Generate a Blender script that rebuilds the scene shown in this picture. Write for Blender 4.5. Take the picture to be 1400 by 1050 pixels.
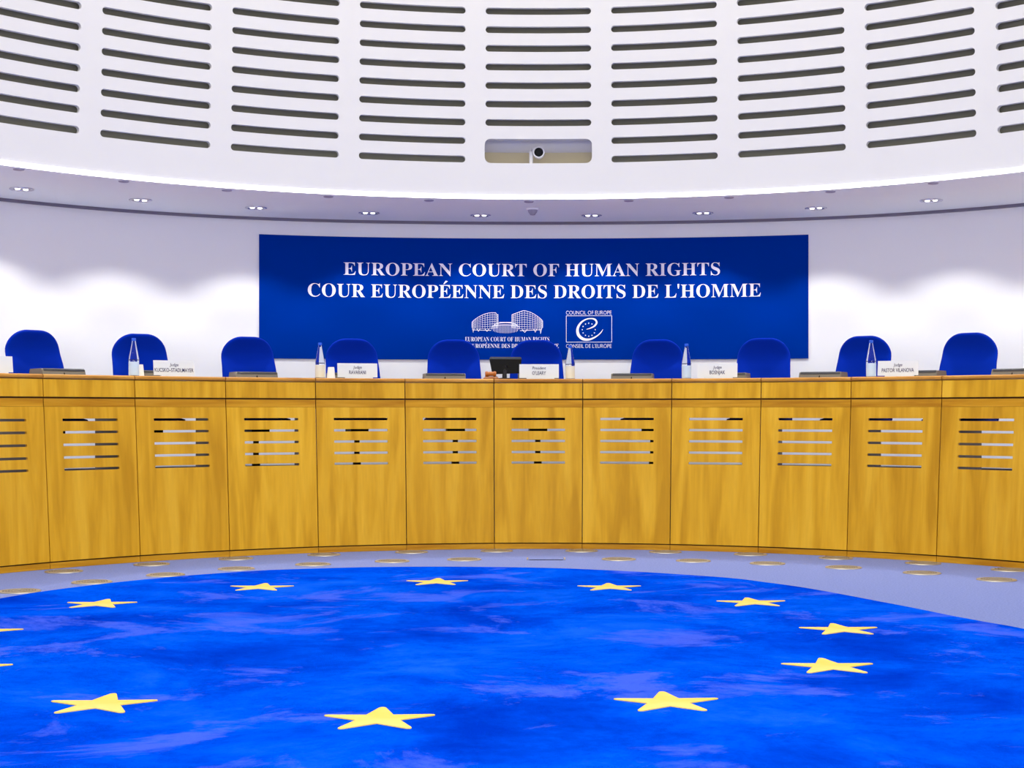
import bpy, math, random
from mathutils import Vector, Matrix
for o in list(bpy.data.objects): bpy.data.objects.remove(o)
SC = bpy.context.scene
COL = SC.collection
R = math.radians
sin, cos, pi = math.sin, math.cos, math.pi
random.seed(4)

# ------------------------------------------------------------------ camera, world, exposure
EYE = 1.05
F = 2070.0                                   # focal length in pixels of the 1400-wide frame
cd = bpy.data.cameras.new('camera'); cam = bpy.data.objects.new('camera', cd); COL.objects.link(cam)
cam.location = (0, 0, EYE); cam.rotation_euler = (R(90), 0, 0)
cd.sensor_fit = 'HORIZONTAL'; cd.sensor_width = 36; cd.lens = F / 1400 * 36
cd.shift_x = -36 / 1400; cd.shift_y = 38 / 1400; cd.clip_end = 100; cd.clip_start = .05
SC.camera = cam
W = bpy.data.worlds.new('world'); SC.world = W; W.use_nodes = True
W.node_tree.nodes['Background'].inputs[0].default_value = (.9, .95, 1, 1)
W.node_tree.nodes['Background'].inputs[1].default_value = 0.3
SC.view_settings.view_transform = 'Standard'; SC.view_settings.look = 'None'
SC.view_settings.gamma = 1; SC.view_settings.use_curve_mapping = False
SC.view_settings.exposure = 0.0
SC.cycles.use_denoising = True
SC.cycles.max_bounces = 10; SC.cycles.diffuse_bounces = 6
SC.cycles.sample_clamp_indirect = 6
def lamp(name, kind, loc, rot, power, color=(1, 1, 1), parent=None, **kw):
    l = bpy.data.lights.new(name, kind); l.energy = power; l.color = color
    for k, v in kw.items(): setattr(l, k, v)
    o = bpy.data.objects.new(name, l); COL.objects.link(o); o.location = loc; o.rotation_euler = rot
    if parent: o.parent = parent
    return o
# luminous ceiling at the top of the drum
lamp('drum_ceiling_lamp', 'AREA', (0, 6.8, 8.9), (0, 0, 0), 340, (1, .985, .80), shape='DISK', size=7.6)
# added front fill, unseen above the viewer, to brighten the bench
lamp('front_fill_lamp', 'AREA', (0, 0.2, 2.62), (R(50), 0, 0), 480, (1, .99, .80), shape='RECTANGLE', size=7.0, size_y=2.0)
SPOT_W = 33

# ------------------------------------------------------------------ helpers
def lin(c):
    return tuple(((v/255)/12.92 if v/255 <= .04045 else ((v/255+.055)/1.055)**2.4) for v in c) + (1,)
def mat(name, rgb, rough=.6, metal=0, spec=.5, **kw):
    m = bpy.data.materials.new(name); m.use_nodes = True
    b = m.node_tree.nodes['Principled BSDF']
    b.inputs['Base Color'].default_value = lin(rgb); b.inputs['Roughness'].default_value = rough
    b.inputs['Metallic'].default_value = metal; b.inputs['Specular IOR Level'].default_value = spec
    for k, v in kw.items(): b.inputs[k].default_value = v
    return m
def nodes(m): return m.node_tree.nodes, m.node_tree.links, m.node_tree.nodes['Principled BSDF']
def noise_tex(m, scale, detail=4, rough=.55, stretch=(1, 1, 1), coord='Object', seed=False, dist=0):
    n, l, b = nodes(m)
    tc = n.new('ShaderNodeTexCoord'); mp = n.new('ShaderNodeMapping'); mp.inputs['Scale'].default_value = stretch
    l.new(tc.outputs[coord], mp.inputs['Vector'])
    if seed:
        oi = n.new('ShaderNodeObjectInfo'); mu = n.new('ShaderNodeMath'); mu.operation = 'MULTIPLY'; mu.inputs[1].default_value = 37
        l.new(oi.outputs['Random'], mu.inputs[0])
        cx = n.new('ShaderNodeCombineXYZ')
        for i in range(3): l.new(mu.outputs[0], cx.inputs[i])
        l.new(cx.outputs[0], mp.inputs['Location'])
    t = n.new('ShaderNodeTexNoise'); t.inputs['Scale'].default_value = scale; t.inputs['Detail'].default_value = detail
    t.inputs['Roughness'].default_value = rough; t.inputs['Distortion'].default_value = dist
    l.new(mp.outputs[0], t.inputs['Vector']); return t
def ramp(m, src, stops):
    n, l, b = nodes(m); r = n.new('ShaderNodeValToRGB')
    while len(r.color_ramp.elements) < len(stops): r.color_ramp.elements.new(.5)
    for e, (p, c) in zip(r.color_ramp.elements, stops): e.position = p; e.color = lin(c)
    l.new(src, r.inputs[0]); return r
def mix(m, a, b_, fac, mode='MIX'):
    n, l, b = nodes(m); x = n.new('ShaderNodeMix'); x.data_type = 'RGBA'; x.blend_type = mode
    if isinstance(fac, (int, float)): x.inputs[0].default_value = fac
    else: l.new(fac, x.inputs[0])
    for s, k in ((a, 6), (b_, 7)):
        if isinstance(s, tuple): x.inputs[k].default_value = s
        else: l.new(s, x.inputs[k])
    return x.outputs[2]
def bump(m, src, strength, dist=.01):
    n, l, b = nodes(m); u = n.new('ShaderNodeBump'); u.inputs['Strength'].default_value = strength; u.inputs['Distance'].default_value = dist
    l.new(src, u.inputs['Height']); l.new(u.outputs[0], b.inputs['Normal'])

class MB:
    def __init__(s): s.v = []; s.f = []; s.mi = []
    def face(s, pts, mi=0):
        i = len(s.v); s.v += [tuple(p) for p in pts]; s.f.append(tuple(range(i, i+len(pts)))); s.mi.append(mi)
    def add(s, vs, fs, mi=0):
        i = len(s.v); s.v += [tuple(p) for p in vs]; s.f += [tuple(i+k for k in f) for f in fs]; s.mi += [mi]*len(fs)
    def box(s, x0, x1, y0, y1, z0, z1, M=None):
        vs = [Vector((x, y, z)) for z in (z0, z1) for x, y in ((x0, y0), (x1, y0), (x1, y1), (x0, y1))]
        if M: vs = [M @ v for v in vs]
        s.add(vs, [(0, 3, 2, 1), (4, 5, 6, 7), (0, 1, 5, 4), (1, 2, 6, 5), (2, 3, 7, 6), (3, 0, 4, 7)])
    def lathe(s, prof, n=24, M=None):          # prof: list of (r, z), first/last r may be 0
        vs = []; fs = []; rings = []
        for r, z in prof:
            if r < 1e-6: rings.append([len(vs)]); vs.append(Vector((0, 0, z)))
            else:
                rings.append(list(range(len(vs), len(vs)+n)))
                vs += [Vector((r*cos(2*pi*k/n), r*sin(2*pi*k/n), z)) for k in range(n)]
        for a, b in zip(rings, rings[1:]):
            for k in range(n):
                k2 = (k+1) % n
                if len(a) == 1 and len(b) == 1: break
                if len(a) == 1: fs.append((a[0], b[k2], b[k]))
                elif len(b) == 1: fs.append((a[k], a[k2], b[0]))
                else: fs.append((a[k], a[k2], b[k2], b[k]))
        if M: vs = [M @ v for v in vs]
        s.add(vs, fs)
    def tube(s, pts, r, n=10, closed=False):
        pts = [Vector(p) for p in pts]; N = len(pts); vs = []
        rr = r if isinstance(r, (list, tuple)) else [r]*N
        for i, p in enumerate(pts):
            a = pts[(i-1) % N] if (closed or i > 0) else p; b = pts[(i+1) % N] if (closed or i < N-1) else p
            t = (b-a).normalized(); up = Vector((0, 0, 1)) if abs(t.z) < .9 else Vector((1, 0, 0))
            u = t.cross(up).normalized(); w = t.cross(u)
            vs += [p + (u*cos(2*pi*k/n) + w*sin(2*pi*k/n))*rr[i] for k in range(n)]
        fs = []
        for i in range(N if closed else N-1):
            for k in range(n):
                a, b = i*n+k, i*n+(k+1) % n; c, d = ((i+1) % N)*n+(k+1) % n, ((i+1) % N)*n+k
                fs.append((a, b, c, d))
        if not closed: fs += [tuple(range(n)), tuple(range((N-1)*n, N*n))[::-1]]
        s.add(vs, fs)
    def build(s, name, m, parent=None, smooth=False, weld=True, loc=None, rot=None, bevel=0):
        me = bpy.data.meshes.new(name); me.from_pydata(s.v, [], s.f)
        ms = m if isinstance(m, (list, tuple)) else [m]
        for k in ms: me.materials.append(k)
        for p, i in zip(me.polygons, s.mi): p.material_index = i
        import bmesh
        b = bmesh.new(); b.from_mesh(me)
        if weld: bmesh.ops.remove_doubles(b, verts=b.verts, dist=1e-5)
        bmesh.ops.recalc_face_normals(b, faces=b.faces)
        b.to_mesh(me); b.free()
        if smooth:
            for p in me.polygons: p.use_smooth = True
            if smooth != True: me.set_sharp_from_angle(angle=R(smooth))
        o = bpy.data.objects.new(name, me); COL.objects.link(o)
        if parent: o.parent = parent
        if loc: o.location = loc
        if rot: o.rotation_euler = rot
        if bevel:
            bv = o.modifiers.new('bevel', 'BEVEL'); bv.width = bevel; bv.segments = 2; bv.limit_method = 'ANGLE'
        return o
def tag(o, label, cat, group=None):
    o['label'] = label; o['category'] = cat
    if group: o['group'] = group
    return o
def struct(o): o['kind'] = 'structure'; return o
def empty(name, loc, rz=0):
    o = bpy.data.objects.new(name, None); COL.objects.link(o); o.location = loc; o.rotation_euler = (0, 0, rz)
    o.empty_display_size = .1; return o
def copy_tree(o, parent=None):
    c = o.copy(); COL.objects.link(c)
    if parent: c.parent = parent
    for ch in o.children: copy_tree(ch, c)
    return c
def pol(r, deg, z, c=7.27): return Vector((r*sin(R(deg)), c + r*cos(R(deg)), z))

# strip surface with rows of rounded slots: mapf(s, z, d) -> point; d = depth behind the face
def slotted(mb, s0, s1, z0, z1, a, b, rows, mapf, depth, arc=None, nstr=8, nout=2, rims=True, back=True):
    # rows: list of (zc, half height, corner radius); s in "length" units equal to z units
    S = [s0 + (a-s0)*i/nout for i in range(nout)]
    rr = max(r for _, _, r in rows)
    na = 6
    S += [a + rr*(1-cos(pi/2*i/na)) for i in range(na)] + [a+rr + (b-a-2*rr)*i/nstr for i in range(nstr+1)]
    S += [b - rr*(1-cos(pi/2*i/na)) for i in reversed(range(na))]
    S += [b + (s1-b)*(i+1)/nout for i in range(nout)]
    def hh(s, h, r):
        if s < a-1e-9 or s > b+1e-9: return 0
        e = min(s-a, b-s)
        if e >= r: return h
        return h - r + math.sqrt(max(0, r*r-(r-e)**2))
    for i in range(len(S)-1):
        l, q = S[i], S[i+1]
        inside = l >= a-1e-9 and q <= b+1e-9
        zl, zq = [z0], [z0]
        for zc, h, r in rows:
            hl, hq = (hh(l, h, r), hh(q, h, r)) if inside else (0, 0)
            zl += [zc-hl, zc+hl]; zq += [zc-hq, zc+hq]
        zl.append(z1); zq.append(z1)
        for k in range(0, len(zl), 2):
            for d in ((0, depth) if back else (0,)):
                mb.face([mapf(l, zl[k], d), mapf(q, zq[k], d), mapf(q, zq[k+1], d), mapf(l, zl[k+1], d)])
        if inside:
            for k in range(1, len(zl)-1):
                mb.face([mapf(l, zl[k], 0), mapf(q, zq[k], 0), mapf(q, zq[k], depth), mapf(l, zl[k], depth)])
        if rims:
            for z in (z0, z1): mb.face([mapf(l, z, 0), mapf(q, z, 0), mapf(q, z, depth), mapf(l, z, depth)])
    for zc, h, r in rows:
        if h > r + 1e-6:
            for s in (a, b): mb.face([mapf(s, zc-h+r, 0), mapf(s, zc+h-r, 0), mapf(s, zc+h-r, depth), mapf(s, zc-h+r, depth)])
    if rims:
        for s in (s0, s1): mb.face([mapf(s, z0, 0), mapf(s, z1, 0), mapf(s, z1, depth), mapf(s, z0, depth)])

# ------------------------------------------------------------------ materials
M = {}
M['wall'] = mat('wall_paint', (240, 240, 242), .8, spec=.2)
M['drum'] = mat('drum_paint', (226, 224, 223), .75, spec=.2)
M['soffit'] = mat('soffit_paint', (238, 247, 250), .8, spec=.2)
M['gap'] = mat('shadow_gap', (120, 115, 130), .9)
M['mesh'] = mat('slot_lining', (104, 102, 90), .9)
t = noise_tex(M['mesh'], 260, 2); bump(M['mesh'], t.outputs[0], .3, .003)
M['nook'] = mat('niche_paint', (240, 238, 246), .8); M['ledge'] = mat('niche_ledge', (205, 194, 162), .8)
def wood(name, cols, stretch, fine):
    m = mat(name, cols[1], .5, spec=.18)
    n, l, b = nodes(m)
    t1 = noise_tex(m, 1, 3, .5, stretch, seed=True, dist=.6)
    c = ramp(m, t1.outputs[0], [(.34, cols[0]), (.52, cols[1]), (.68, cols[2])])
    t2 = noise_tex(m, 1, 2, .5, fine, seed=True)
    c2 = ramp(m, t2.outputs[0], [(.3, (238, 235, 230)), (.7, (255, 255, 255))])
    o = mix(m, c.outputs[0], c2.outputs[0], .5, 'MULTIPLY')
    oi = n.new('ShaderNodeObjectInfo')
    r = ramp(m, oi.outputs['Random'], [(0, (236, 230, 222)), (1, (255, 255, 255))])
    o = mix(m, o, r.outputs[0], .7, 'MULTIPLY')
    l.new(o, b.inputs['Base Color']); return m
M['oak'] = wood('veneer_vertical_grain', [(204, 149, 24), (226, 171, 36), (236, 184, 50)], (9, 9, .55), (60, 60, 1.5))
M['oakh'] = wood('veneer_horizontal_grain', [(184, 124, 16), (204, 147, 26), (216, 160, 40)], (1.6, 1.6, 22), (3, 3, 90))
M['edge'] = wood('desktop_edge_timber', [(178, 120, 44), (200, 142, 58), (212, 156, 72)], (2, 2, 10), (4, 4, 60))
M['darkwood'] = mat('subframe_timber', (92, 56, 22), .8)
M['grey_panel'] = mat('desk_partition_laminate', (120, 108, 104), .7)
M['skirt'] = mat('dark_skirting', (50, 46, 50), .7)
M['carpet'] = mat('periwinkle_carpet', (146, 152, 205), .95, spec=.1)
t = noise_tex(M['carpet'], 90, 3); c = ramp(M['carpet'], t.outputs[0], [(.3, (110, 122, 178)), (.7, (132, 144, 198))])
nodes(M['carpet'])[1].new(c.outputs[0], nodes(M['carpet'])[2].inputs['Base Color']); bump(M['carpet'], t.outputs[0], .4, .004)
M['dais'] = mat('dais_bounce_floor', (188, 194, 222), .8, spec=.1)  # hidden floor given a pale tone to bounce downlight onto the soffit
def rugmat():
    m = mat('blue_rug_pile', (0, 85, 230), 1, spec=0)
    n, l, b = nodes(m)
    a = noise_tex(m, 1.1, 9, .7, (1, 1.0, 1), dist=.35)
    c = ramp(m, a.outputs[0], [(.33, (0, 48, 180)), (.45, (0, 64, 204)), (.55, (0, 80, 222)), (.66, (20, 92, 228))])
    a2 = noise_tex(m, 1.2, 8, .68, (1, 1.1, 1), dist=.5)
    a2.inputs['Vector'].links[0].from_node.inputs['Location'].default_value = (4.3, 9.1, 0)
    f = ramp(m, a2.outputs[0], [(.54, (0, 0, 0)), (.62, (215, 215, 215))])
    o = mix(m, c.outputs[0], lin((74, 100, 226)), f.outputs[0])
    l.new(o, b.inputs['Base Color'])
    g = noise_tex(m, 160, 3); bump(m, g.outputs[0], .5, .006)
    b.inputs['Sheen Weight'].default_value = .0
    return m
M['rug'] = rugmat()
M['star'] = mat('yellow_star_pile', (255, 232, 128), .95, spec=.1)
t = noise_tex(M['star'], 3, 4); c = ramp(M['star'], t.outputs[0], [(.35, (236, 198, 92)), (.65, (242, 210, 124))])
nodes(M['star'])[1].new(c.outputs[0], nodes(M['star'])[2].inputs['Base Color'])
M['fabric'] = mat('blue_velour', (0, 40, 165), .85, spec=.05)
_b = nodes(M['fabric'])[2]; _b.inputs['Sheen Weight'].default_value = .25; _b.inputs['Sheen Roughness'].default_value = .3
_b.inputs['Sheen Tint'].default_value = lin((120, 140, 255))
M['black'] = mat('black_plastic', (10, 10, 12), .6, spec=.15); M['blackm'] = mat('dark_metal', (40, 40, 44), .35, .8)
M['banner'] = mat('banner_cloth', (0, 47, 146), .9, spec=.0)
M['ink'] = mat('white_print', (244, 243, 255), .7)
M['card'] = mat('white_card', (222, 231, 238), .6, spec=.2); M['navy'] = mat('navy_print', (8, 16, 88), .7)
M['cup'] = mat('white_paper', (240, 238, 230), .6)
M['cap'] = mat('blue_cap', (0, 84, 214), .4)
M['label'] = mat('pale_label', (198, 224, 250), .5); M['labelw'] = mat('ivory_label', (226, 228, 212), .5)
M['glass'] = mat('clear_bottle', (235, 242, 250), .03, **{'Transmission Weight': 1.0, 'IOR': 1.3})
M['mon'] = mat('grey_monitor_case', (112, 107, 95), .5); M['slit'] = mat('dark_slit', (34, 34, 42), .5)
M['gavel'] = mat('gavel_wood', (150, 90, 40), .5)
M['brass'] = mat('grille_metal', (176, 172, 165), .35, .6); M['grille_dark'] = mat('grille_well', (70, 66, 62), .8)
M['chrome'] = mat('chrome_ring', (215, 215, 225), .15, 1.0)
M['disc'] = mat('sprinkler_cover', (150, 146, 165), .6)
M['white_plastic'] = mat('white_plastic', (232, 230, 235), .4)
def emis(name, rgb, st):
    m = mat(name, rgb); b = nodes(m)[2]; b.inputs['Emission Color'].default_value = lin(rgb); b.inputs['Emission Strength'].default_value = st; return m
M['lamp'] = emis('lamp_lens', (255, 252, 248), 3.0)
M['strip'] = emis('cove_tube', (250, 250, 255), 10.0)
M['lumi'] = emis('luminous_ceiling', (255, 252, 246), .9)

# ------------------------------------------------------------------ room shell
ZS = 2.664                                     # soffit height
ZD = .5                                        # dais height behind the bench
def wall_y(x): return 12.89 - .046*x*x - .0025*x**4
def wall_path():
    pts = [(x/10, wall_y(x/10)) for x in range(0, 47)]
    x0, y0 = 4.6, wall_y(4.6); sl = .092*4.6 + .01*4.6**3
    P1 = (6.2, y0-1.6*sl); P2 = (6.2, 6.3)
    for i in range(1, 13):
        u = i/12; pts.append(tuple((1-u)**2*a + 2*u*(1-u)*b + u*u*c for a, b, c in zip((x0, y0), P1, P2)))
    pts += [(6.2, 3.0), (6.2, -3.2)]
    return pts
half = wall_path()
path = [(-x, y) for x, y in reversed(half)] + half[1:]
m = MB()
for (xa, ya), (xb, yb) in zip(path, path[1:]): m.face([(xa, ya, 0), (xb, yb, 0), (xb, yb, ZS+.1), (xa, ya, ZS+.1)])
wf = struct(m.build('wall_front', M['wall'], smooth=True))
m = MB()
for (xa, ya), (xb, yb) in zip(path, path[1:]):
    if ya < 6 or yb < 6: continue
    def off(x, y, d): v = Vector((-x, 6.4-y)).normalized(); return (x+v.x*d, y+v.y*d)
    a, b = off(xa, ya, .02), off(xb, yb, .02)
    m.face([(*a, ZD), (*b, ZD), (*b, ZD+.105), (*a, ZD+.105)]); m.face([(*a, ZD+.105), (*b, ZD+.105), (xb, yb, ZD+.105), (xa, ya, ZD+.105)])
struct(m.build('baseboard_front', M['skirt'], smooth=40))
m = MB()
for (xa, ya), (xb, yb) in zip(path, path[1:]):
    if ya < 6 or yb < 6: continue
    a, b = off(xa, ya, .03), off(xb, yb, .03)
    m.face([(*a, ZS-.022), (*b, ZS-.022), (*b, ZS), (*a, ZS)]); m.face([(*a, ZS-.022), (*b, ZS-.022), (xb, yb, ZS-.022), (xa, ya, ZS-.022)])
struct(m.build('trim_1', M['gap'], smooth=40))
m = MB(); m.face([(-6.2, -3.2, 0), (6.2, -3.2, 0), (6.2, -3.2, ZS+.1), (-6.2, -3.2, ZS+.1)]); struct(m.build('wall_back', M['wall']))
m = MB(); m.face([(-7, -4, 0), (7, -4, 0), (7, 13.2, 0), (-7, 13.2, 0)]); struct(m.build('floor', M['carpet']))
# soffit ring between drum and walls
RD0, CD = 4.58, 6.8
def RD(z): return RD0 - .04*(z-2.67)
def hit(th):
    d = Vector((sin(th), cos(th))); best = None; o = Vector((0, CD))
    pp = path + [path[0]]
    for a, b in zip(pp, pp[1:]):
        a, b = Vector(a)-o, Vector(b)-o; e = b-a; den = d.x*e.y - d.y*e.x
        if abs(den) < 1e-9: continue
        tt = (a.x*e.y-a.y*e.x)/den; u = (a.x*d.y-a.y*d.x)/den
        if tt > 0 and -1e-6 <= u <= 1+1e-6 and (best is None or tt < best): best = tt
    return o + d*best
N = 360
m = MB(); ths = sorted([2*pi*k/N - pi for k in range(N)])
for k in range(N):
    a, b = ths[k], ths[(k+1) % N]
    ha, hb = hit(a), hit(b)
    ia = (RD0*sin(a), CD+RD0*cos(a)); ib = (RD0*sin(b), CD+RD0*cos(b))
    m.face([(*ia, ZS), (*ib, ZS), (hb.x, hb.y, ZS), (ha.x, ha.y, ZS)])
struct(m.build('ceiling', M['soffit']))
# drum
PITCH = R(11.86); HW = .398; TOP = 9.0
ROWS = [(2.942+.1378*k, .025, .025) for k in range(0, 14)]
def dmap(s, z, d):
    th = s/4.57; r = RD(z)+d; return (r*sin(th), CD+r*cos(th), z)
m = MB(); PW = PITCH*4.57
for c in range(-7, 8):
    rows = ROWS if c else [(3.0065, .0905, .045)] + ROWS[2:]
    if c == 0: 
        slotted(m, -PW/2, PW/2, 2.672, 3.12, -HW-.005, HW+.005, [(3.0065, .0905, .045)], dmap, .035, rims=False, back=False)
        slotted(m, -PW/2, PW/2, 3.12, 4.88, -HW, HW, ROWS[2:], dmap, .035, rims=False, back=False)
    else:
        slotted(m, (c-.5)*PW, (c+.5)*PW, 2.672, 4.88, c*PW-HW, c*PW+HW, rows, dmap, .035, rims=False, back=False)
a0 = 7.5*PITCH
n = 60
for k in range(n):
    a = a0 + (2*pi-2*a0)*k/n; b = a0 + (2*pi-2*a0)*(k+1)/n
    m.face([dmap(a*4.57, 2.672, 0), dmap(b*4.57, 2.672, 0), dmap(b*4.57, 4.88, 0), dmap(a*4.57, 4.88, 0)])
for k in range(120):
    a = 2*pi*k/120; b = 2*pi*(k+1)/120
    m.face([dmap(a*4.57, 4.88, 0), dmap(b*4.57, 4.88, 0), dmap(b*4.57, TOP, 0), dmap(a*4.57, TOP, 0)])
du = struct(m.build('wall_upper', M['drum'], smooth=25))
m = MB()
for c in range(-7, 8):
    for k in range(6):
        s, q = (c-.5+k/6)*PW, (c-.5+(k+1)/6)*PW
        z0 = 3.135 if c == 0 else 2.7
        m.face([dmap(s, z0, .05), dmap(q, z0, .05), dmap(q, 4.88, .05), dmap(s, 4.88, .05)])
m.build('slot_lining', M['mesh'], du)
m = MB()      # niche behind the wide opening
def arcstrip(mb, s0, s1, za, da, zb, db, n=8):
    for k in range(n):
        s, q = s0+(s1-s0)*k/n, s0+(s1-s0)*(k+1)/n
        mb.face([dmap(s, za, da), dmap(q, za, da), dmap(q, zb, db), dmap(s, zb, db)])
arcstrip(m, -.46, .46, 2.90, .036, 2.90, .3); arcstrip(m, -.46, .46, 2.90, .3, 3.133, .3); arcstrip(m, -.46, .46, 3.133, .3, 3.133, .036)
for s in (-.46, .46): m.face([dmap(s, 2.90, .036), dmap(s, 3.133, .036), dmap(s, 3.133, .3), dmap(s, 2.90, .3)])
m.build('niche', M['nook'], du)
m = MB(); arcstrip(m, -.455, .455, 2.902, .24, 3.035, .24); arcstrip(m, -.455, .455, 3.035, .24, 3.035, .298)
m.build('niche_ledge', M['ledge'], du)
m = MB()
m.add([Vector((4.6*sin(2*pi*k/96), CD+4.6*cos(2*pi*k/96), TOP)) for k in range(96)], [tuple(range(96))])
struct(m.build('ceiling.001', M['lumi']))
# bright strip round the foot of the drum
m = MB()
for k in range(N):
    a, b = ths[k], ths[(k+1) % N]
    def q(th, r, z): return (r*sin(th), CD+r*cos(th), z)
    for (r1, z1), (r2, z2) in (((RD0-.004, 2.652), (RD0-.004, 2.674)), ((RD0-.004, 2.674), (RD0+.03, 2.674)), ((RD0-.004, 2.652), (RD0+.03, 2.652)), ((RD0+.03, 2.652), (RD0+.03, 2.674))):
        m.face([q(a, r1, z1), q(b, r1, z1), q(b, r2, z2), q(a, r2, z2)])
tag(m.build('light_strip', M['strip']), 'thin bright white light strip running round the bottom edge of the slotted drum wall', 'light strip')
# camera in niche
r_ = RD0+.02
pc = empty('ptz_camera', (0, CD+r_+.09, 2.915))
m = MB(); m.lathe([(0, 0), (.05, 0), (.05, .012), (0, .012)], 20, Matrix.Translation((-.055, 0, -.0135))); m.tube([(-.055, 0, -.005), (-.055, 0, .07), (-.055, 0, .11), (-.045, 0, .122), (-.01, 0, .126)], .015, 12)
m.build('arm', M['white_plastic'], pc, smooth=40)
m = MB(); m.lathe([(0, .05), (.03, .048), (.043, .03), (.045, -.03), (.043, -.045), (.035, -.047), (.0345, -.03), (0, -.03)], 28, Matrix.Translation((.003, 0, .098)) @ Matrix.Rotation(R(-90), 4, 'X'))
m.build('housing', M['white_plastic'], pc, smooth=40)
m = MB(); m.lathe([(0, -.038), (.02, -.04), (.034, -.036), (.034, -.031), (0, -.031)], 24, Matrix.Translation((.003, 0, .098)) @ Matrix.Rotation(R(-90), 4, 'X'))
m.build('lens', mat('lens_glass', (4, 5, 16), .35, spec=.15), pc, smooth=40)
tag(pc, 'white round camera with black lens in the wide opening of the slotted wall', 'camera')

# downlights, sprinklers, detector
dl = empty('recessed_downlight', (0, 0, 0))
m = MB(); m.lathe([(.062, 0), (.085, 0), (.088, -.004), (.082, -.009), (.064, -.006), (.062, 0)], 32); m.build('trim_ring', M['chrome'], dl, smooth=True)
m = MB(); m.lathe([(0, -.002), (.062, -.002), (.062, -.0005), (0, -.0005)], 24); m.build('reflector', mat('downlight_reflector', (150, 150, 165), .3, .7), dl)
m = MB()
for k in (-1, 1): m.lathe([(0, -.012), (.014, -.010), (.02, -.003), (0, -.003)], 16, Matrix.Translation((k*.03, 0, 0)))
m.build('bulb', M['lamp'], dl, smooth=True)
words = ['first', 'second', 'third', 'fourth', 'fifth', 'sixth', 'seventh', 'eighth', 'ninth', 'tenth', 'eleventh', 'twelfth', 'thirteenth']
spot_d = None
for i, k in enumerate(range(-1, 11)):
    o = dl if i == 0 else copy_tree(dl)
    th = -43.4 + 9.6*k; p = pol(5.44, th, ZS, 7.0)
    if k in (-1, 9, 10): p = pol(5.40, th, ZS, 7.0)
    o.location = p; o.rotation_euler = (0, 0, -R(th))
    vis = 0 <= k <= 8
    tag(o, ('recessed chrome downlight in the soffit, %s from the left' % words[k]) if vis else ('recessed downlight in the soffit just past the %s edge of the view' % ('left' if k < 0 else 'right') + ('' if k != 10 else ', farther one')), 'downlight', 'recessed downlights in the soffit')
for i, k in enumerate(range(-2, 12)):
    th = -43.4 + 9.6*k; p = pol(5.44, th, ZS-.03, 7.0)
    lamp('downlight_beam', 'SPOT', p, (0, 0, 0), SPOT_W, (1, .99, .93), spot_size=R(113), spot_blend=.42, shadow_soft_size=.03)
sp = MB(); sp.lathe([(0, -.006), (.034, -.006), (.038, 0), (0, 0)], 20)
sp = sp.build('sprinkler_cover', M['disc'], smooth=30)
for k in range(10):
    o = sp if k == 0 else sp.copy()
    if k: COL.objects.link(o)
    o.location = pol(4.62, -48.4+9.5*k, ZS-.0005, 7.0)
    tag(o, 'small flat grey disc in the soffit beside the bright strip, %s from the left' % words[k], 'sprinkler', 'flat discs in the soffit')
sd = empty('smoke_detector', (-.045, 12.02, ZS))
m = MB(); m.lathe([(0, 0), (.05, 0), (.05, -.012), (0, -.012)], 24); m.build('base', M['white_plastic'], sd, smooth=30)
m = MB(); m.lathe([(0, -.055), (.018, -.052), (.034, -.03), (.04, -.012), (0, -.012)], 24); m.build('dome', M['disc'], sd, smooth=50)
tag(sd, 'small domed smoke detector on the soffit above the middle of the blue banner', 'smoke detector')

# ------------------------------------------------------------------ dais
m = MB(); outer = [p for p in path if p[1] > 5.2]
def dpt(th, r, z): return (r*sin(th), 7.27+r*cos(th), z)
ns = 80
for k in range(ns):
    a = R(-80)+R(160)*k/ns; b = R(-80)+R(160)*(k+1)/ns
    def ho(th):
        d = Vector((sin(th), cos(th))); o = Vector((0, 7.27)); best = None
        for p, q2 in zip(path, path[1:]):
            p, q2 = Vector(p)-o, Vector(q2)-o; e = q2-p; den = d.x*e.y-d.y*e.x
            if abs(den) < 1e-9: continue
            tt = (p.x*e.y-p.y*e.x)/den; u = (p.x*d.y-p.y*d.x)/den
            if tt > 0 and -1e-6 <= u <= 1+1e-6 and (best is None or tt < best): best = tt
        return o+d*(best-.001)
    A, B = ho(a), ho(b)
    m.face([dpt(a, 4.46, ZD), dpt(b, 4.46, ZD), (B.x, B.y, ZD), (A.x, A.y, ZD)])
    m.face([dpt(a, 4.46, 0), dpt(b, 4.46, 0), dpt(b, 4.46, ZD), dpt(a, 4.46, ZD)])
struct(m.build('floor.001', M['dais']))

# ------------------------------------------------------------------ bench
BW = .1555                                      # radians per bench bay
def RB(z): return 4.31 + .1*z/1.304
bench = empty('judges_bench', (0, 7.27, 0))
tag(bench, 'long curved honey-coloured wooden judges bench with slotted front panels facing the blue rug', 'bench')
def bmap(rf):
    def f(s, z, d): th = s/4.38; r = rf(z)+d; return (r*sin(th), r*cos(th), z)
    return f
BS = BW*4.38; GAP = .0035
def curved(mb, s0, s1, prof, n=8):             # closed radial profile [(r, z)...] swept along the arc
    for k in range(n):
        a, b = (s0+(s1-s0)*k/n)/4.38, (s0+(s1-s0)*(k+1)/n)/4.38
        for (r1, z1), (r2, z2) in zip(prof, prof[1:]+prof[:1]):
            mb.face([(r1*sin(a), r1*cos(a), z1), (r1*sin(b), r1*cos(b), z1), (r2*sin(b), r2*cos(b), z2), (r2*sin(a), r2*cos(a), z2)])
    for s in (s0, s1):
        th = s/4.38; mb.face([(r*sin(th), r*cos(th), z) for r, z in prof])
zt = 1.304
parts = []
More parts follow.
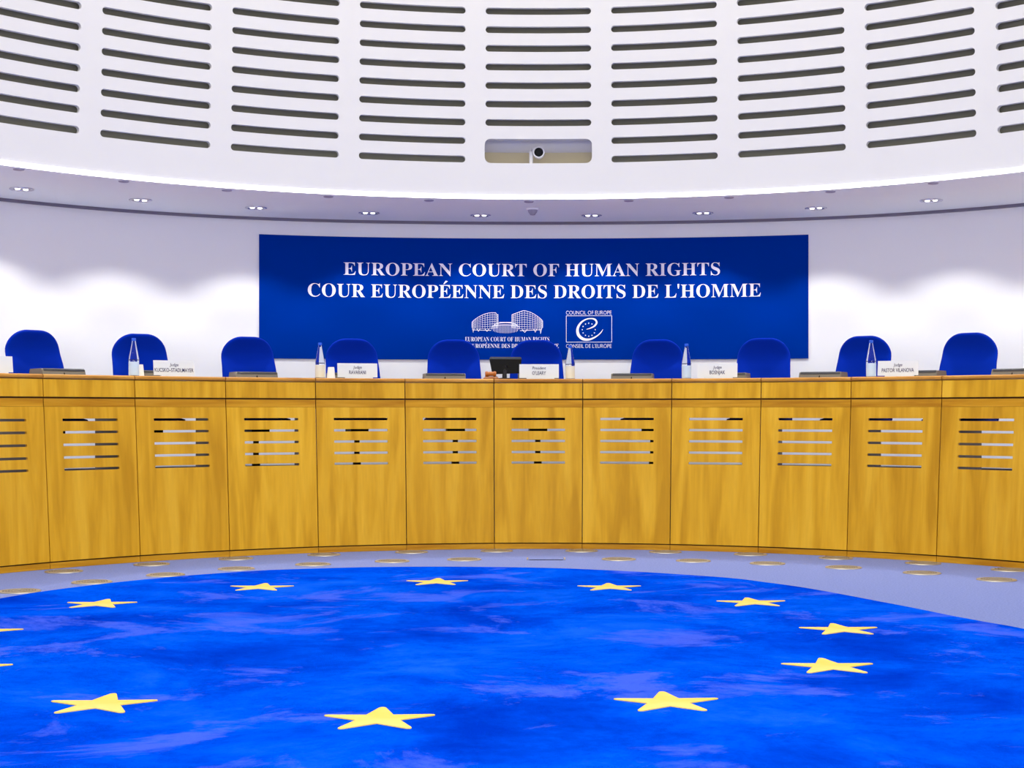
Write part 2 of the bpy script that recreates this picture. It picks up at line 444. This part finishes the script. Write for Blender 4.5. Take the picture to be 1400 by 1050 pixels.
m = MB(); curved(m, -BS/2+GAP, BS/2-GAP, [(RB(1.28)-.003, 1.276), (RB(1.29)-.009, 1.284), (RB(1.3)-.008, 1.297), (RB(1.304)+.002, zt), (5.06, zt), (5.06, 1.272), (4.5, 1.272), (4.45, 1.276)])
parts.append(m.build('desktop', M['edge'], bench, smooth=30))
m = MB(); curved(m, -BS/2+GAP, BS/2-GAP, [(RB(1.152), 1.152), (RB(1.2), 1.2), (RB(1.2705), 1.2705), (RB(1.2705)+.022, 1.2705), (RB(1.152)+.022, 1.152)])
parts.append(m.build('apron', M['oak'], bench, smooth=30))
m = MB(); curved(m, -BS/2+GAP, BS/2-GAP, [(RB(1.086)+.004, 1.086), (RB(1.14)+.004, 1.140), (RB(1.14)+.024, 1.140), (RB(1.086)+.024, 1.086)])
parts.append(m.build('rail', M['oakh'], bench, smooth=30))
m = MB()
slotted(m, -BS/2+GAP, BS/2-GAP, .049, 1.0845, -.2056, .2056, [(z, .0088, .004) for z in (.660, .7405, .826, .911, .995)], bmap(lambda z: RB(z)+.001), .02, nstr=6)
parts.append(m.build('front_panel', M['oak'], bench, smooth=30))
m = MB(); curved(m, -BS/2+.002, BS/2-.002, [(RB(0)+.004, .001), (RB(.04)+.004, .040), (RB(.04)+.026, .040), (RB(0)+.026, .001)])
parts.append(m.build('plinth', M['oakh'], bench, smooth=30))
m = MB()                                       # dark batten behind the shadow gaps
curved(m, -BS/2, BS/2, [(RB(1.146)+.028, 1.072), (RB(1.146)+.028, 1.165), (RB(1.146)+.05, 1.165), (RB(1.146)+.05, 1.072)])
parts.append(m.build('batten', M['darkwood'], bench))
m = MB(); curved(m, -BS/2, BS/2, [(RB(.045)+.028, .01), (RB(.045)+.028, .09), (RB(.045)+.045, .09), (RB(.045)+.045, .01)])
parts.append(m.build('lower_batten', M['darkwood'], bench))
m = MB()                                       # radial support board at the left joint of each bay
th = -BW/2; T = Matrix.Rotation(-th, 4, 'Z')
vs = []
for x in (-.012, .012):
    for y, z in ((RB(.09)+.05, .05), (RB(1.27)+.045, 1.1), (RB(1.27)+.055, 1.271), (5.04, 1.271), (5.04, ZD+.002), (4.458, ZD+.002), (4.458, .05)): vs.append(T @ Vector((x, y, z)))
m.add(vs, [tuple(range(7)), tuple(range(13, 6, -1))] + [(i, (i+1) % 7, 7+(i+1) % 7, 7+i) for i in range(7)])
parts.append(m.build('partition', M['grey_panel'], bench))
NB = 7
for o in parts:
    for k in range(-NB, NB+1):
        c = o if k == -NB else o.copy()
        if k != -NB: COL.objects.link(c); c.parent = bench
        c.rotation_euler = (0, 0, -k*BW)

# ------------------------------------------------------------------ lettering
def text_geo(body, off=0):
    c = bpy.data.curves.new('lettering_curve', 'FONT'); c.body = body; c.resolution_u = 3; c.offset = off
    o = bpy.data.objects.new('lettering_curve', c); COL.objects.link(o)
    dg = bpy.context.evaluated_depsgraph_get(); dg.update()
    me = bpy.data.meshes.new_from_object(o.evaluated_get(dg))
    vs = [Vector((v.co.x, v.co.y)) for v in me.vertices]; fs = [tuple(p.vertices) for p in me.polygons]
    bpy.data.objects.remove(o); bpy.data.curves.remove(c); bpy.data.meshes.remove(me)
    return vs, fs
def bold(s): return ''.join(chr(0x1D400+ord(c)-65) if 'A' <= c <= 'Z' else c for c in s)
def line_geo(body, width, cap, serif=True, slant=0, off=0):
    """lines of capitals fitted to width and cap height, centred on x, baseline 0; accents drawn as wedges"""
    base = body.replace('É', 'E').replace('Š', 'S')
    vs, fs = text_geo(bold(base) if serif else base, off)
    x0 = min(v.x for v in vs); x1 = max(v.x for v in vs)
    ch = .678 if serif else .729
    acc = []
    for i, c in enumerate(body):
        if c in 'ÉŠ':
            a, _ = text_geo((bold(base[:i+1]) if serif else base[:i+1])); b1 = max(v.x for v in a)
            g, _ = text_geo(bold(base[i]) if serif else base[i]); wd = max(v.x for v in g)-min(v.x for v in g)
            acc.append((b1-wd/2, c))
    for x, c in acc:
        i = len(vs)
        if c == 'É': vs += [Vector((x-.08, ch+.05)), Vector((x-.02, ch+.05)), Vector((x+.16, ch+.2)), Vector((x+.04, ch+.23))]; fs.append((i, i+1, i+2, i+3))
        else: vs += [Vector((x-.14, ch+.22)), Vector((x, ch+.05)), Vector((x+.14, ch+.22)), Vector((x, ch+.14))]; fs.append((i, i+1, i+2, i+3))
    k = width/(x1-x0); q = cap/ch
    return [Vector(((v.x-(x0+x1)/2)*k + slant*v.y*q, v.y*q)) for v in vs], fs
# banner follows the wall
def bx(px): d = px-736; return d/161*(1-1.7e-7*d*d)
def bz(py): return EYE + (563-py)/161.0
def on_wall(x, z, d):
    sl = -.092*x - .01*x**3; n = Vector((-sl*-1, -1)); n = Vector((sl, -1)).normalized()
    return (x + n.x*d, wall_y(x)+n.y*d, z)
banner = MB(); xl, xr = bx(353)+.0, bx(1106.5); zb, ztp = bz(491.5), bz(325.8)
K = 60
for k in range(K):
    a, b = xl+(xr-xl)*k/K, xl+(xr-xl)*(k+1)/K
    for d in (.006, .012): banner.face([on_wall(a, zb, d), on_wall(b, zb, d), on_wall(b, ztp, d), on_wall(a, ztp, d)])
    for z in (zb, ztp): banner.face([on_wall(a, z, .006), on_wall(b, z, .006), on_wall(b, z, .012), on_wall(a, z, .012)])
for x in (xl, xr): banner.face([on_wall(x, zb, .006), on_wall(x, zb, .012), on_wall(x, ztp, .012), on_wall(x, ztp, .006)])
bo = banner.build('wall_banner', M['banner'], smooth=40)
tag(bo, 'wide dark blue banner with white court lettering on the curved wall behind the chairs', 'banner')
def print_text(name, body, px0, px1, pybase, pycap):
    vs, fs = line_geo(body, bx(px1)-bx(px0), (pybase-pycap)/161.0, serif=not ('COUNCIL' in body or 'CONSEIL' in body), off=(-.012 if name == 'emblem_caption' else -.004))
    cx = (bx(px0)+bx(px1))/2; m = MB()
    m.add([on_wall(cx+v.x, bz(pybase)+v.y, .0145) for v in vs], fs)
    return m.build(name, M['ink'], bo, weld=False)
print_text('lettering', 'EUROPEAN COURT OF HUMAN RIGHTS', 468.5, 985.5, 377.5, 360.5)
print_text('lettering', "COUR EUROPÉENNE DES DROITS DE L’HOMME".replace('’', "'"), 419.5, 1041.5, 407.5, 389.8)
print_text('emblem_caption', 'EUROPEAN COURT OF HUMAN RIGHTS', 635.5, 751, 466.6, 460.6)
print_text('emblem_caption', "COUR EUROPÉENNE DES DROITS DE L'HOMME", 622, 764, 475.6, 469.9)
print_text('emblem_caption', 'COUNCIL OF EUROPE', 774, 836.3, 430, 424.4)
print_text('emblem_caption', "CONSEIL DE L'EUROPE", 774, 836.3, 475.6, 470)
def lp(cx, cy): return (620+cx/5.8333, 415+cy/5.8333)       # coordinates of the emblem drawings
def wpt(cx, cy, d=.0145): px, py = lp(cx, cy); return on_wall(bx(px), bz(py), d)
def ribbon(mb, pts, widths):
    P = [Vector(p) for p in pts]; w = widths if isinstance(widths, list) else [widths]*len(P)
    L = []
    for i, p in enumerate(P):
        t = (P[min(i+1, len(P)-1)]-P[max(i-1, 0)]).normalized(); nn = Vector((-t.y, t.x))
        L.append((p+nn*w[i]/2, p-nn*w[i]/2))
    for (a, b), (c, d) in zip(L, L[1:]): mb.face([wpt(*a), wpt(*b), wpt(*d), wpt(*c)])
def catmull(P, n=6, closed=False):
    out = []; N = len(P)
    for i in range(N if closed else N-1):
        g = (lambda j: P[j % N]) if closed else (lambda j: P[max(0, min(N-1, j))])
        p0, p1, p2, p3 = g(i-1), g(i), g(i+1), g(i+2)
        for k in range(n):
            t = k/n
            out.append(tuple(.5*((2*b)+(c-a)*t+(2*a-5*b+4*c-d)*t*t+(-a+3*b-3*c+d)*t**3) for a, b, c, d in zip(p0, p1, p2, p3)))
    if not closed: out.append(tuple(P[-1]))
    return out
m = MB()
E_ = [(1062, 205, 3), (1095, 195, 9), (1126, 178, 13), (1143, 152, 14), (1130, 127, 14), (1098, 119, 9), (1055, 127, 10), (1015, 155, 15), (991, 200, 20), (998, 250, 24), (1035, 282, 22), (1085, 286, 16), (1135, 265, 11), (1172, 236, 8), (1194, 206, 3)]
cc = catmull(E_, 6); ribbon(m, [c[:2] for c in cc], [c[2] for c in cc])
for k in range(12):
    a = 2*pi*k/12 + .0; cx, cy = 1080+52*sin(a), 208-52*cos(a)
    m.face([wpt(cx+(6.5 if j % 2 == 0 else 3)*sin(pi*j/5), cy-(6.5 if j % 2 == 0 else 3)*cos(pi*j/5)) for j in range(10)])
for a, b in (((900, 97), (1264, 97)), ((1264, 97), (1264, 307)), ((1264, 307), (900, 307)), ((900, 307), (900, 97))): ribbon(m, [a, b], 3.6)
m.build('council_emblem', M['ink'], bo, weld=False)
m = MB()
def drumlogo(x0, x1, topf, botf, nv, nh):
    for k in range(nv+1):
        u = .5-.5*cos(pi*k/nv); x = x0+(x1-x0)*u
        ribbon(m, [(x, topf(x)), (x, botf(x))], 2.0)
    for h in range(nh+1):
        ribbon(m, [(x0+(x1-x0)*i/20, topf(x0+(x1-x0)*i/20)*(1-h/nh)+botf(x0+(x1-x0)*i/20)*h/nh) for i in range(21)], 4 if h == 0 else 2.0)
def tl(x): u = (x-145)/210; return 150 - 78*math.sin(min(1, u*1.25)*pi/2)**.8 + (14 if u > .93 else 0)
drumlogo(145, 355, tl, lambda x: 192+8*sin(pi*(x-145)/210), 16, 7)
def tr(x): u = (712-x)/247; return 140 - 86*math.sin(min(1, u*1.45)*pi/2)**.8 + 34*max(0, u-.62)/.38
drumlogo(465, 712, tr, lambda x: 192+10*sin(pi*(x-465)/247), 18, 8)
for k in range(19):
    x = 305+217*k/18; u = (k/9-1); t_ = 183-14*math.sqrt(max(0, 1-u*u)); b_ = 205+32*math.sqrt(max(0, 1-u*u))
    ribbon(m, [(x, t_), (x, b_)], 3)
ribbon(m, [(305+217*i/20, 183-14*math.sqrt(max(0, 1-(i/10-1)**2))) for i in range(21)], 5)
ribbon(m, [(322+184*i/20, 172-20*math.sqrt(max(0, 1-(i/10-1)**2))) for i in range(21)], 5)
ribbon(m, [(365, 149), (462, 149)], 4)
ribbon(m, [(150, 210), (300, 214)], 4); ribbon(m, [(530, 216), (700, 208)], 4)
for a in ([(150, 195), (156, 232), (163, 198)], [(185, 200), (198, 222), (210, 202)], [(250, 203), (266, 222), (282, 203)], [(548, 206), (568, 230), (588, 206)], [(640, 203), (652, 228), (664, 202)], [(688, 200), (694, 240), (704, 192)]): ribbon(m, a, 5)
m.build('court_emblem', M['ink'], bo, weld=False)

# ------------------------------------------------------------------ chairs
def make_chair():
    root = empty('judge_chair', (0, 0, 0))      # base on the dais, sitter faces -Y
    # backrest: outline in x-z, profile in y
    prof = [(.44, .02), (.52, -.02), (.62, -.05), (.72, -.058), (.81, -.046), (.90, -.018), (.97, .014), (1.01, .020), (1.06, .008), (1.10, -.010), (1.138, -.032)]
    def yc(z):
        for (a, ya), (b, yb) in zip(prof, prof[1:]):
            if z <= b: t = (z-a)/(b-a); t = t*t*(3-2*t) if False else t; return ya+(yb-ya)*t
        return prof[-1][1]
    def hw(z):                                   # half width
        top = 1.138; r = .155
        base = .232 - .030*max(0, (z-.62))/.54
        if z > top-r: base = base - r + math.sqrt(max(0, r*r-(z-top+r)**2))*1.0
        if z < .50: base -= .06*((.50-z)/.06)**2
        return max(base, .001)
    nx = 20
    zs = [.44+.698*i/26 for i in range(21)] + [1.138-.155*(1-sin(pi/2*j/13)) + 0 for j in range(1, 14)]
    zs = sorted(set(round(z, 5) for z in zs)); zs[-1] = 1.1379
    front, back = [], []
    m = MB()
    def th(u): return .034*(1-abs(u)**5)**.5 if abs(u) < 1 else 0
    for side in (-1, 1):
        g = []
        for z in zs:
            row = []
            ez = min(1, (z-.44)/.04, (1.1379-z)/.035); ez = math.sqrt(max(0, 1-(1-max(0, ez))**2))
            for i in range(nx+1):
                u = sin(pi/2*(2*i/nx-1)); x = hw(z)*u
                curve = -.055*(abs(x)/.23)**2
                row.append((x, yc(z)+curve+side*th(u)*(.12+.88*ez)*(1.0), z))
            g.append(row)
        for a, b in zip(g, g[1:]):
            for i in range(nx): m.face([a[i], a[i+1], b[i+1], b[i]])
        (front if side < 0 else back).append(g)
    F0, B0 = front[0], back[0]
    for row in (0, -1):
        for i in range(nx): m.face([F0[row][i], F0[row][i+1], B0[row][i+1], B0[row][i]])
    bk = m.build('backrest', M['fabric'], root, smooth=True)
    # seat cushion
    m = MB(); n = 36; cx = -.24
    def se(a, rx, ry, e=3.2):
        c, s = cos(a), sin(a); return (rx*math.copysign(abs(c)**(2/e), c), cx+ry*math.copysign(abs(s)**(2/e), s))
    lv = [(.0, .435), (.20, .435), (.245, .446), (.255, .468), (.245, .494), (.20, .508), (.0, .512)]
    rings = []
    for r, z in lv: rings.append([(*se(2*pi*k/n, max(r, 1e-4), max(r, 1e-4)*.96), z) for k in range(n)])
    for a, b in zip(rings, rings[1:]):
        for k in range(n): m.face([a[k], a[(k+1) % n], b[(k+1) % n], b[k]])
    m.build('seat', M['fabric'], root, smooth=True)
    m = MB(); m.box(-.07, .07, cx-.12, cx+.12, .392, .437); m.box(-.03, .03, cx+.1, .055, .41, .425); m.box(-.03, .03, .035, .055, .41, .62)
    m.build('seat_mechanism', M['black'], root, bevel=.004)
    m = MB(); m.lathe([(0, .07), (.032, .07), (.032, .21), (.022, .21), (.022, .395), (0, .395)], 18, Matrix.Translation((0, cx, 0)))
    m.build('column', M['blackm'], root, smooth=30)
    for k in range(5):
        a = 2*pi*k/5+.3; m = MB(); T = Matrix.Translation((0, cx, 0)) @ Matrix.Rotation(a, 4, 'Z')
        m.add([T @ Vector(p) for p in [(.02, -.024, .05), (.27, -.015, .055), (.27, .015, .055), (.02, .024, .05), (.02, -.024, .10), (.27, -.012, .075), (.27, .012, .075), (.02, .024, .10)]],
              [(0, 3, 2, 1), (4, 5, 6, 7), (0, 1, 5, 4), (1, 2, 6, 5), (2, 3, 7, 6), (3, 0, 4, 7)])
        lg = m.build('leg', M['black'], root)
        m = MB(); m.lathe([(0, -.011), (.024, -.011), (.026, 0), (.024, .011), (0, .011)], 16, T @ Matrix.Translation((.265, 0, .0265)) @ Matrix.Rotation(pi/2, 4, 'X'))
        m.box(-.006, .006, -.006, .006, .03, .06, T @ Matrix.Translation((.262, 0, 0)))
        m.build('caster', M['black'], lg, smooth=40)
    return root
chair = make_chair()
CH = [(-45.2, 2, 1), (-35.94, -3, 0), (-26.41, 2, 0), (-17.03, 1, 0), (-7.74, -1, 0), (-.2, 3, 0), (10.93, -4, 0), (20.52, 3, 0), (29.59, -2, 0), (38.8, 2, 1)]
CL = ['royal blue upholstered chair at the far left end, partly behind a blank name plate',
      'royal blue upholstered chair directly behind the leftmost water bottle, in front of plain wall',
      'royal blue upholstered chair overlapping the left end of the blue banner',
      'royal blue upholstered chair behind the leftmost bottle that stands against the banner',
      'royal blue upholstered chair left of the black screen, hiding the caption under the building emblem',
      'royal blue upholstered chair behind the name plate of the president',
      'royal blue upholstered chair right of the two emblems, left of a clear bottle',
      'royal blue upholstered chair overlapping the right end of the blue banner',
      'royal blue upholstered chair in front of plain wall, behind the rightmost bottle',
      'royal blue upholstered chair nearest the right edge of the photo']
for i, ((th, tw, _), lb) in enumerate(zip(CH, CL)):
    o = chair if i == 0 else copy_tree(chair)
    o.location = pol(5.15, th, ZD); o.rotation_euler = (0, 0, -R(th)+R(tw))
    if i in (0, 9): o.location = pol(5.15, th, ZD)
    tag(o, lb, 'chair', 'judges chairs behind the bench')

# ------------------------------------------------------------------ things on the bench
ZT = zt
def monitor():
    root = empty('folded_monitor', (0, 0, 0))
    m = MB(); w = .163
    pr = [(0, 0), (.018, .044), (.030, .049), (.20, .049), (.22, 0)]
    vs = [(-w, y, z) for y, z in pr] + [(w, y, z) for y, z in pr]
    m.add(vs, [tuple(range(5)), tuple(range(9, 4, -1))] + [(i, (i+1) % 5, 5+(i+1) % 5, 5+i) for i in range(5)])
    m.build('case', M['mon'], root, bevel=.002)
    m = MB(); T = Matrix.Rotation(R(-22.2), 4, 'X')
    def sl(z): return .018/.044*z-.0012
    m.add([(-w+.012, sl(.032)-.002, .032), (w-.006, sl(.032)-.002, .032), (w-.006, sl(.044)-.002, .044), (-w+.012, sl(.044)-.002, .044), (-w+.012, sl(.032)+.004, .032), (w-.006, sl(.032)+.004, .032), (w-.006, sl(.044)+.006, .0505), (-w+.012, sl(.044)+.006, .0505)], [(0, 1, 2, 3), (0, 4, 5, 1), (1, 5, 6, 2), (3, 2, 6, 7), (0, 3, 7, 4)])
    m.build('slot', M['slit'], root)
    m = MB(); m.face([(-.007, sl(.006), .006), (.005, sl(.006), .006), (.002, sl(.022), .022), (-.004, sl(.022), .022)])
    m.build('sensor', M['black'], root)
    return root
mon = monitor(); W_ = BW*180/pi
MN = ['far left beside the leftmost chair', 'behind the second name plate from the left', 'before the chair overlapping the left banner end', 'partly behind the third plate from the left', 'left of the black screen', 'behind the name plate of the president',
      'left of the chair right of the emblems', 'partly behind the second-rightmost plate', 'right of the chair at the right banner end', 'half hidden behind the rightmost name plate', 'nearest the right edge of the photo']
for i, k in enumerate(range(-5, 6)):
    o = mon if i == 0 else copy_tree(mon)
    o.location = pol(4.75, k*W_, ZT+.0005); o.rotation_euler = (0, 0, -k*BW)
    tag(o, 'low grey folded-down monitor on the bench, ' + MN[i], 'monitor', 'folded monitors on the bench')
def plate(th, r, lines, label):
    root = empty('name_plate', pol(r, th, ZT+.0005), -R(th))
    w, h, f = .155, .119, .011
    m = MB(); tl_ = .10                           # leaning back a little
    def P(x, z, d): return (x, z*tl_+d, z)
    out = [(-.098, 0), (.120, 0), (.120, f), (w, f), (w, h), (-w, h), (-w, f), (-.098, f)]
    nn = len(out)
    m.add([P(x, z, 0) for x, z in out] + [P(x, z, .004) for x, z in out], [tuple(range(nn)), tuple(range(2*nn-1, nn-1, -1))] + [(i, (i+1) % nn, nn+(i+1) % nn, nn+i) for i in range(nn)])
    m.build('card', M['card'], root, weld=False)
    m = MB(); m.add([(-.09, .004, 0), (.11, .004, 0), (.11, .05, 0), (-.09, .05, 0), (-.09, .015, .09), (.11, .015, .09)], [(0, 1, 2, 3), (0, 4, 5, 1), (3, 2, 5, 4), (0, 3, 4), (1, 5, 2)])
    m.build('stand', M['card'], root)
    if lines:
        m = MB()
        for body, wd, cap, z, sl_ in lines:
            vs, fs = line_geo(body, wd, cap, serif=False, slant=sl_, off=(.004 if sl_ else .009))
            m.add([P(v.x, z+v.y, -.0012) for v in vs], fs)
        m.build('lettering', M['navy'], root, weld=False)
    tag(root, label, 'name plate', 'white name plates on the bench'); return root
def L(title, tw, name, nw): return [(title, tw, .023, .078, .12), (name, nw, .029, .036, 0)]
plate(-52.22, 4.60, None, 'white name plate cut off by the left edge of the photo, no writing visible')
plate(-35.19, 4.60, L('Judge', .066, 'KUCSKO–STADLMAYER', .296), 'white name plate with a long hyphenated name, beside the leftmost bottle')
plate(-17.6, 4.60, L('Judge', .066, 'RAVARANI', .13), 'white name plate right of the paper cup, before the left half of the banner')
plate(.07, 4.60, L('President', .105, "O'LEARY", .108), 'white name plate with the word President, beside the black screen')
plate(17.42, 4.60, L('Judge', .066, 'BOŠNJAK', .12), 'white name plate left of the chair at the right end of the banner')
plate(34.74, 4.60, L('Judge', .066, 'PASTOR VILANOVA', .245), 'rightmost white name plate, touching the rightmost bottle')
def bottle(th, r, lab, label, hh=1.0, full=True, fluted=0):
    root = empty('water_bottle', pol(r, th, ZT+.0005), 0)
    m = MB(); h = .262*hh
    m.lathe([(0, 0), (.030, 0), (.036, .006), (.036, .10), (.037, .118), (.036, .128), (.030, .16), (.0225, .20), (.0165, .23), (.013, .25), (.0125, h), (0, h)], 28)
    m.build('body', M['glass'], root, smooth=35)
    m = MB(); m.lathe([(0, .004), (.0325, .006), (.0325, .098), (0, .098)], 24) if False else m.lathe([(.0366, .008), (.0366, .104), (.0362, .104), (.0362, .008), (.0366, .008)], 28)
    m.build('label', lab, root, smooth=35)
    m = MB(); m.lathe([(.0366, .1155), (.0378, .1165), (.0378, .119), (.0366, .120)], 28); m.build('neck_band', M['navy'], root, smooth=35)
    m = MB(); m.lathe([(0, h+.012), (.013, h+.012), (.015, h+.009), (.015, h-.008), (.0125, h-.008)], 20); m.build('cap', M['cap'], root, smooth=40)
    tag(root, label, 'bottle', 'water bottles on the bench')
bottle(-38.92, 4.62, M['label'], 'clear bottle with pale blue label and blue cap, leftmost on the bench')
bottle(-21.18, 4.62, M['labelw'], 'clear bottle with ivory label standing just left of the paper cup')
bottle(3.1, 4.62, M['labelw'], 'clear bottle standing right of the president name plate', .97)
bottle(14.4, 4.62, M['label'], 'clear bottle with pale blue label between a chair and the plate, under the banner')
bottle(32.14, 4.62, M['label'], 'clear bottle with pale blue label and blue cap, rightmost on the bench')
for th, r, lb in ((-38.0, 4.69, 'white paper cup mostly hidden behind the leftmost bottle'), (-20.12, 4.62, 'white upturned paper cup between a bottle and a name plate under the banner')):
    m = MB(); m.lathe([(0, .088), (.023, .088), (.0245, .085), (.0325, .003), (.034, 0), (.031, 0), (.022, .08), (0, .084)], 26)
    o = m.build('paper_cup', M['cup'], smooth=35); o.location = pol(r, th, ZT+.0005); tag(o, lb, 'cup', 'paper cups on the bench')
# tilted black screen
sc = empty('desk_screen', pol(4.64, -3.28, ZT+.0005), R(3))
m = MB(); m.lathe([(0, 0), (.075, 0), (.075, .006), (.03, .012), (0, .014)], 28); m.build('base', M['black'], sc, smooth=30)
m = MB(); m.tube([(.0, .0, .008), (.0, .0, .04), (.006, .004, .072), (.018, .012, .10)], [.019, .018, .018, .02], 14); m.build('neck', mat('charcoal_plastic', (42, 42, 48), .5, spec=.2), sc, smooth=40)
m = MB()
vs = [(-.096, -.01, .040), (.124, -.01, .048), (.135, .015, .160), (-.120, .015, .160)]
bk_ = [(x, y+.022, z) for x, y, z in vs]; tp = [(-.113, -.035, .165), (.128, -.035, .165)]
m.add(vs + bk_, [(0, 1, 2, 3), (7, 6, 5, 4), (0, 4, 5, 1), (1, 5, 6, 2), (3, 2, 6, 7), (0, 3, 7, 4)])
m.build('screen_panel', M['black'], sc, bevel=.004)
m = MB(); m.add([(-.121, .013, .159), (.136, .013, .159), (.130, .028, .178), (-.112, .028, .178), (-.121, .04, .159), (.136, .04, .159), (.130, .038, .178), (-.112, .038, .178)],
    [(0, 1, 2, 3), (7, 6, 5, 4), (0, 4, 5, 1), (1, 5, 6, 2), (3, 2, 6, 7), (0, 3, 7, 4)])
m.build('hood', mat('screen_bezel', (52, 56, 66), .5, spec=.2), sc, bevel=.003)
tag(sc, 'black desk screen seen from behind on a short stand, left of the president name plate', 'screen')
# gavel and block
gb = pol(4.53, -4.65, ZT+.0005)
m = MB(); m.lathe([(0, 0), (.058, 0), (.062, .006), (.055, .013), (.048, .016), (.05, .02), (0, .02)], 30)
o = m.build('sound_block', M['gavel'], smooth=35); o.location = gb; tag(o, 'round brown wooden sound block on the bench left of the black screen', 'sound block')
gv = empty('gavel', gb+Vector((-.004, 0, .0405)), R(10))
m = MB(); m.lathe([(0, -.042), (.017, -.042), (.02, -.037), (.02, -.025), (.0165, -.022), (.0165, .022), (.02, .025), (.02, .037), (.017, .042), (0, .042)], 22, Matrix.Rotation(pi/2, 4, 'Y'))
m.build('head', mat('light_gavel_wood', (176, 100, 28), .5), gv, smooth=35)
m = MB(); m.tube([(0, .01, 0), (0, .08, -.003), (0, .15, -.010), (0, .19, -.014)], [.007, .006, .008, .009], 10); m.build('handle', M['gavel'], gv, smooth=40)
tag(gv, 'small wooden gavel lying on its brown block left of the black screen', 'gavel')

# ------------------------------------------------------------------ rug with stars
RC = (-.604, 7.274)
vis = [(-3.30, 7.45), (-3.18, 8.05), (-3.03, 8.52), (-2.92, 8.8), (-2.78, 9.06), (-2.54, 9.4), (-2.24, 9.72), (-1.87, 10.0), (-1.64, 10.1), (-1.17, 10.23), (-.67, 10.27), (-.18, 10.23), (.19, 10.15), (.55, 9.99), (.78, 9.87), (1.2, 9.58), (1.4, 9.33), (1.585, 9.05), (1.74, 8.73), (1.88, 8.41), (2.01, 8.11), (2.13, 7.8), (2.24, 7.56), (2.36, 7.3),
       (2.62, 6.5), (2.72, 5.6), (2.55, 4.6), (2.0, 3.7), (1.2, 3.15), (.1, 2.85), (-1.2, 2.95), (-2.3, 3.5), (-3.0, 4.5), (-3.38, 5.6), (-3.42, 6.6)]
loop = catmull(vis, 5, True)
rug = empty('star_rug', (0, 0, 0))
m = MB(); n = len(loop)
m.add([(x*.9924, y*.9924, .001) for x, y in loop] + [(x*.9924, y*.9924, .008) for x, y in loop], [tuple(range(n, 2*n))] + [(i, (i+1) % n, n+(i+1) % n, n+i) for i in range(n)])
m.build('pile', M['rug'], rug)
def star_pts(r):
    out = []; ri = r*.40
    for k in range(5):
        a = 2*pi*k/5; b = a+pi/5
        # slightly rounded tips
        tip = Vector((r*sin(a), r*cos(a))); t = Vector((cos(a), -sin(a)))
        out += [tip*.955-t*.012, tip-t*.005, tip+t*.005, tip*.955+t*.012]
        out.append(Vector((ri*sin(b), ri*cos(b))))
    return out
m = MB(); S = star_pts(.198); n = len(S)
m.add([(p.x, p.y, .0) for p in S] + [(p.x, p.y, .0035) for p in S], [tuple(range(n, 2*n))] + [(i, (i+1) % n, n+(i+1) % n, n+i) for i in range(n)])
st = m.build('star', M['star'], rug)
STARS = [(-1.576, 5.45, 2.2), (-.548, 5.187, 1.5), (.469, 5.487, 1.4), (1.205, 6.26, 0), (1.462, 7.32, .9), (1.183, 8.36, 1.4), (.428, 9.085, 0), (-.628, 9.365, 1.1), (-1.666, 9.08, .9), (-2.404, 8.295, 2), (-2.68, 7.26, 1), (-2.375, 6.235, 1)]
for k, (x, y, a) in enumerate(STARS):
    o = st if k == 0 else st.copy()
    if k: COL.objects.link(o); o.parent = rug
    o.location = (x*.9895, y*.9895, .0075); o.rotation_euler = (0, 0, R(a))
tag(rug, 'large bright blue rug with a ring of twelve yellow stars', 'rug')

# ------------------------------------------------------------------ floor vents
vt = empty('floor_vent', (0, 0, 0))
m = MB(); m.lathe([(.095, .001), (.095, .006), (.105, .007), (.120, .005), (.123, .0005)], 36); m.build('frame', M['brass'], vt, smooth=40)
m = MB(); m.lathe([(0, .001), (.096, .001), (.096, .0018), (0, .0018)], 24); m.build('well', M['grille_dark'], vt)
m = MB()
for r in (.015, .031, .047, .063, .079): m.lathe([(r, .002), (r, .0058), (r+.009, .0058), (r+.009, .002)], 28)
for k in range(8):
    m.box(.012, .096, -.0025, .0025, .0015, .0052, Matrix.Rotation(2*pi*k/8, 4, 'Z'))
m.build('grille', M['brass'], vt)
VA = [-58.2, -49.4, -40.3, -31.4, -22.3, -13.2, -4.35, 4.5, 13.2, 22.0, 30.8, 39.7, 48.5]
VB = [-62.6, -53.3, -44.2, -35.4, -26.3, -17.0, -8.6, 9.3, 17.9, 26.4, 35.1, 44.1, 52.7]
first = True
for nm, L_, rr in (('A', VA, None), ('B', VB, None)):
    for i, th in enumerate(L_):
        o = vt if first else copy_tree(vt); first = False
        r = (4.145+.0004*(th+20) if nm == 'A' else 3.52+.0013*(th+5))
        if nm == 'A' and th < -35: r -= .03
        if nm == 'B' and th < -40: r -= .03
        o.location = pol(r, th, .0005); o.rotation_euler = (0, 0, -R(th))
        side = 'close to the foot of the bench' if nm == 'A' else 'in the row beside the rug edge'
        tag(o, 'round metal floor vent %s, %s from the left' % (side, words[i]), 'floor vent', 'round floor vents in the carpet')
fb = empty('floor_box', (.055, 10.78, .0))
m = MB(); m.box(-.125, .125, -.06, .06, .0008, .0035); m.build('lid', M['carpet'], fb)
m = MB(); m.box(-.12, .12, -.068, -.062, .001, .005); m.build('seam', M['slit'], fb)
for s in (-1, 1):
    m = MB(); m.box(s*.132-.005, s*.132+.005, -.07, .07, .001, .007); m.build('edge_strip', M['brass'], fb)
tag(fb, 'rectangular floor box with bright end strips in the carpet before the centre of the bench', 'floor box')
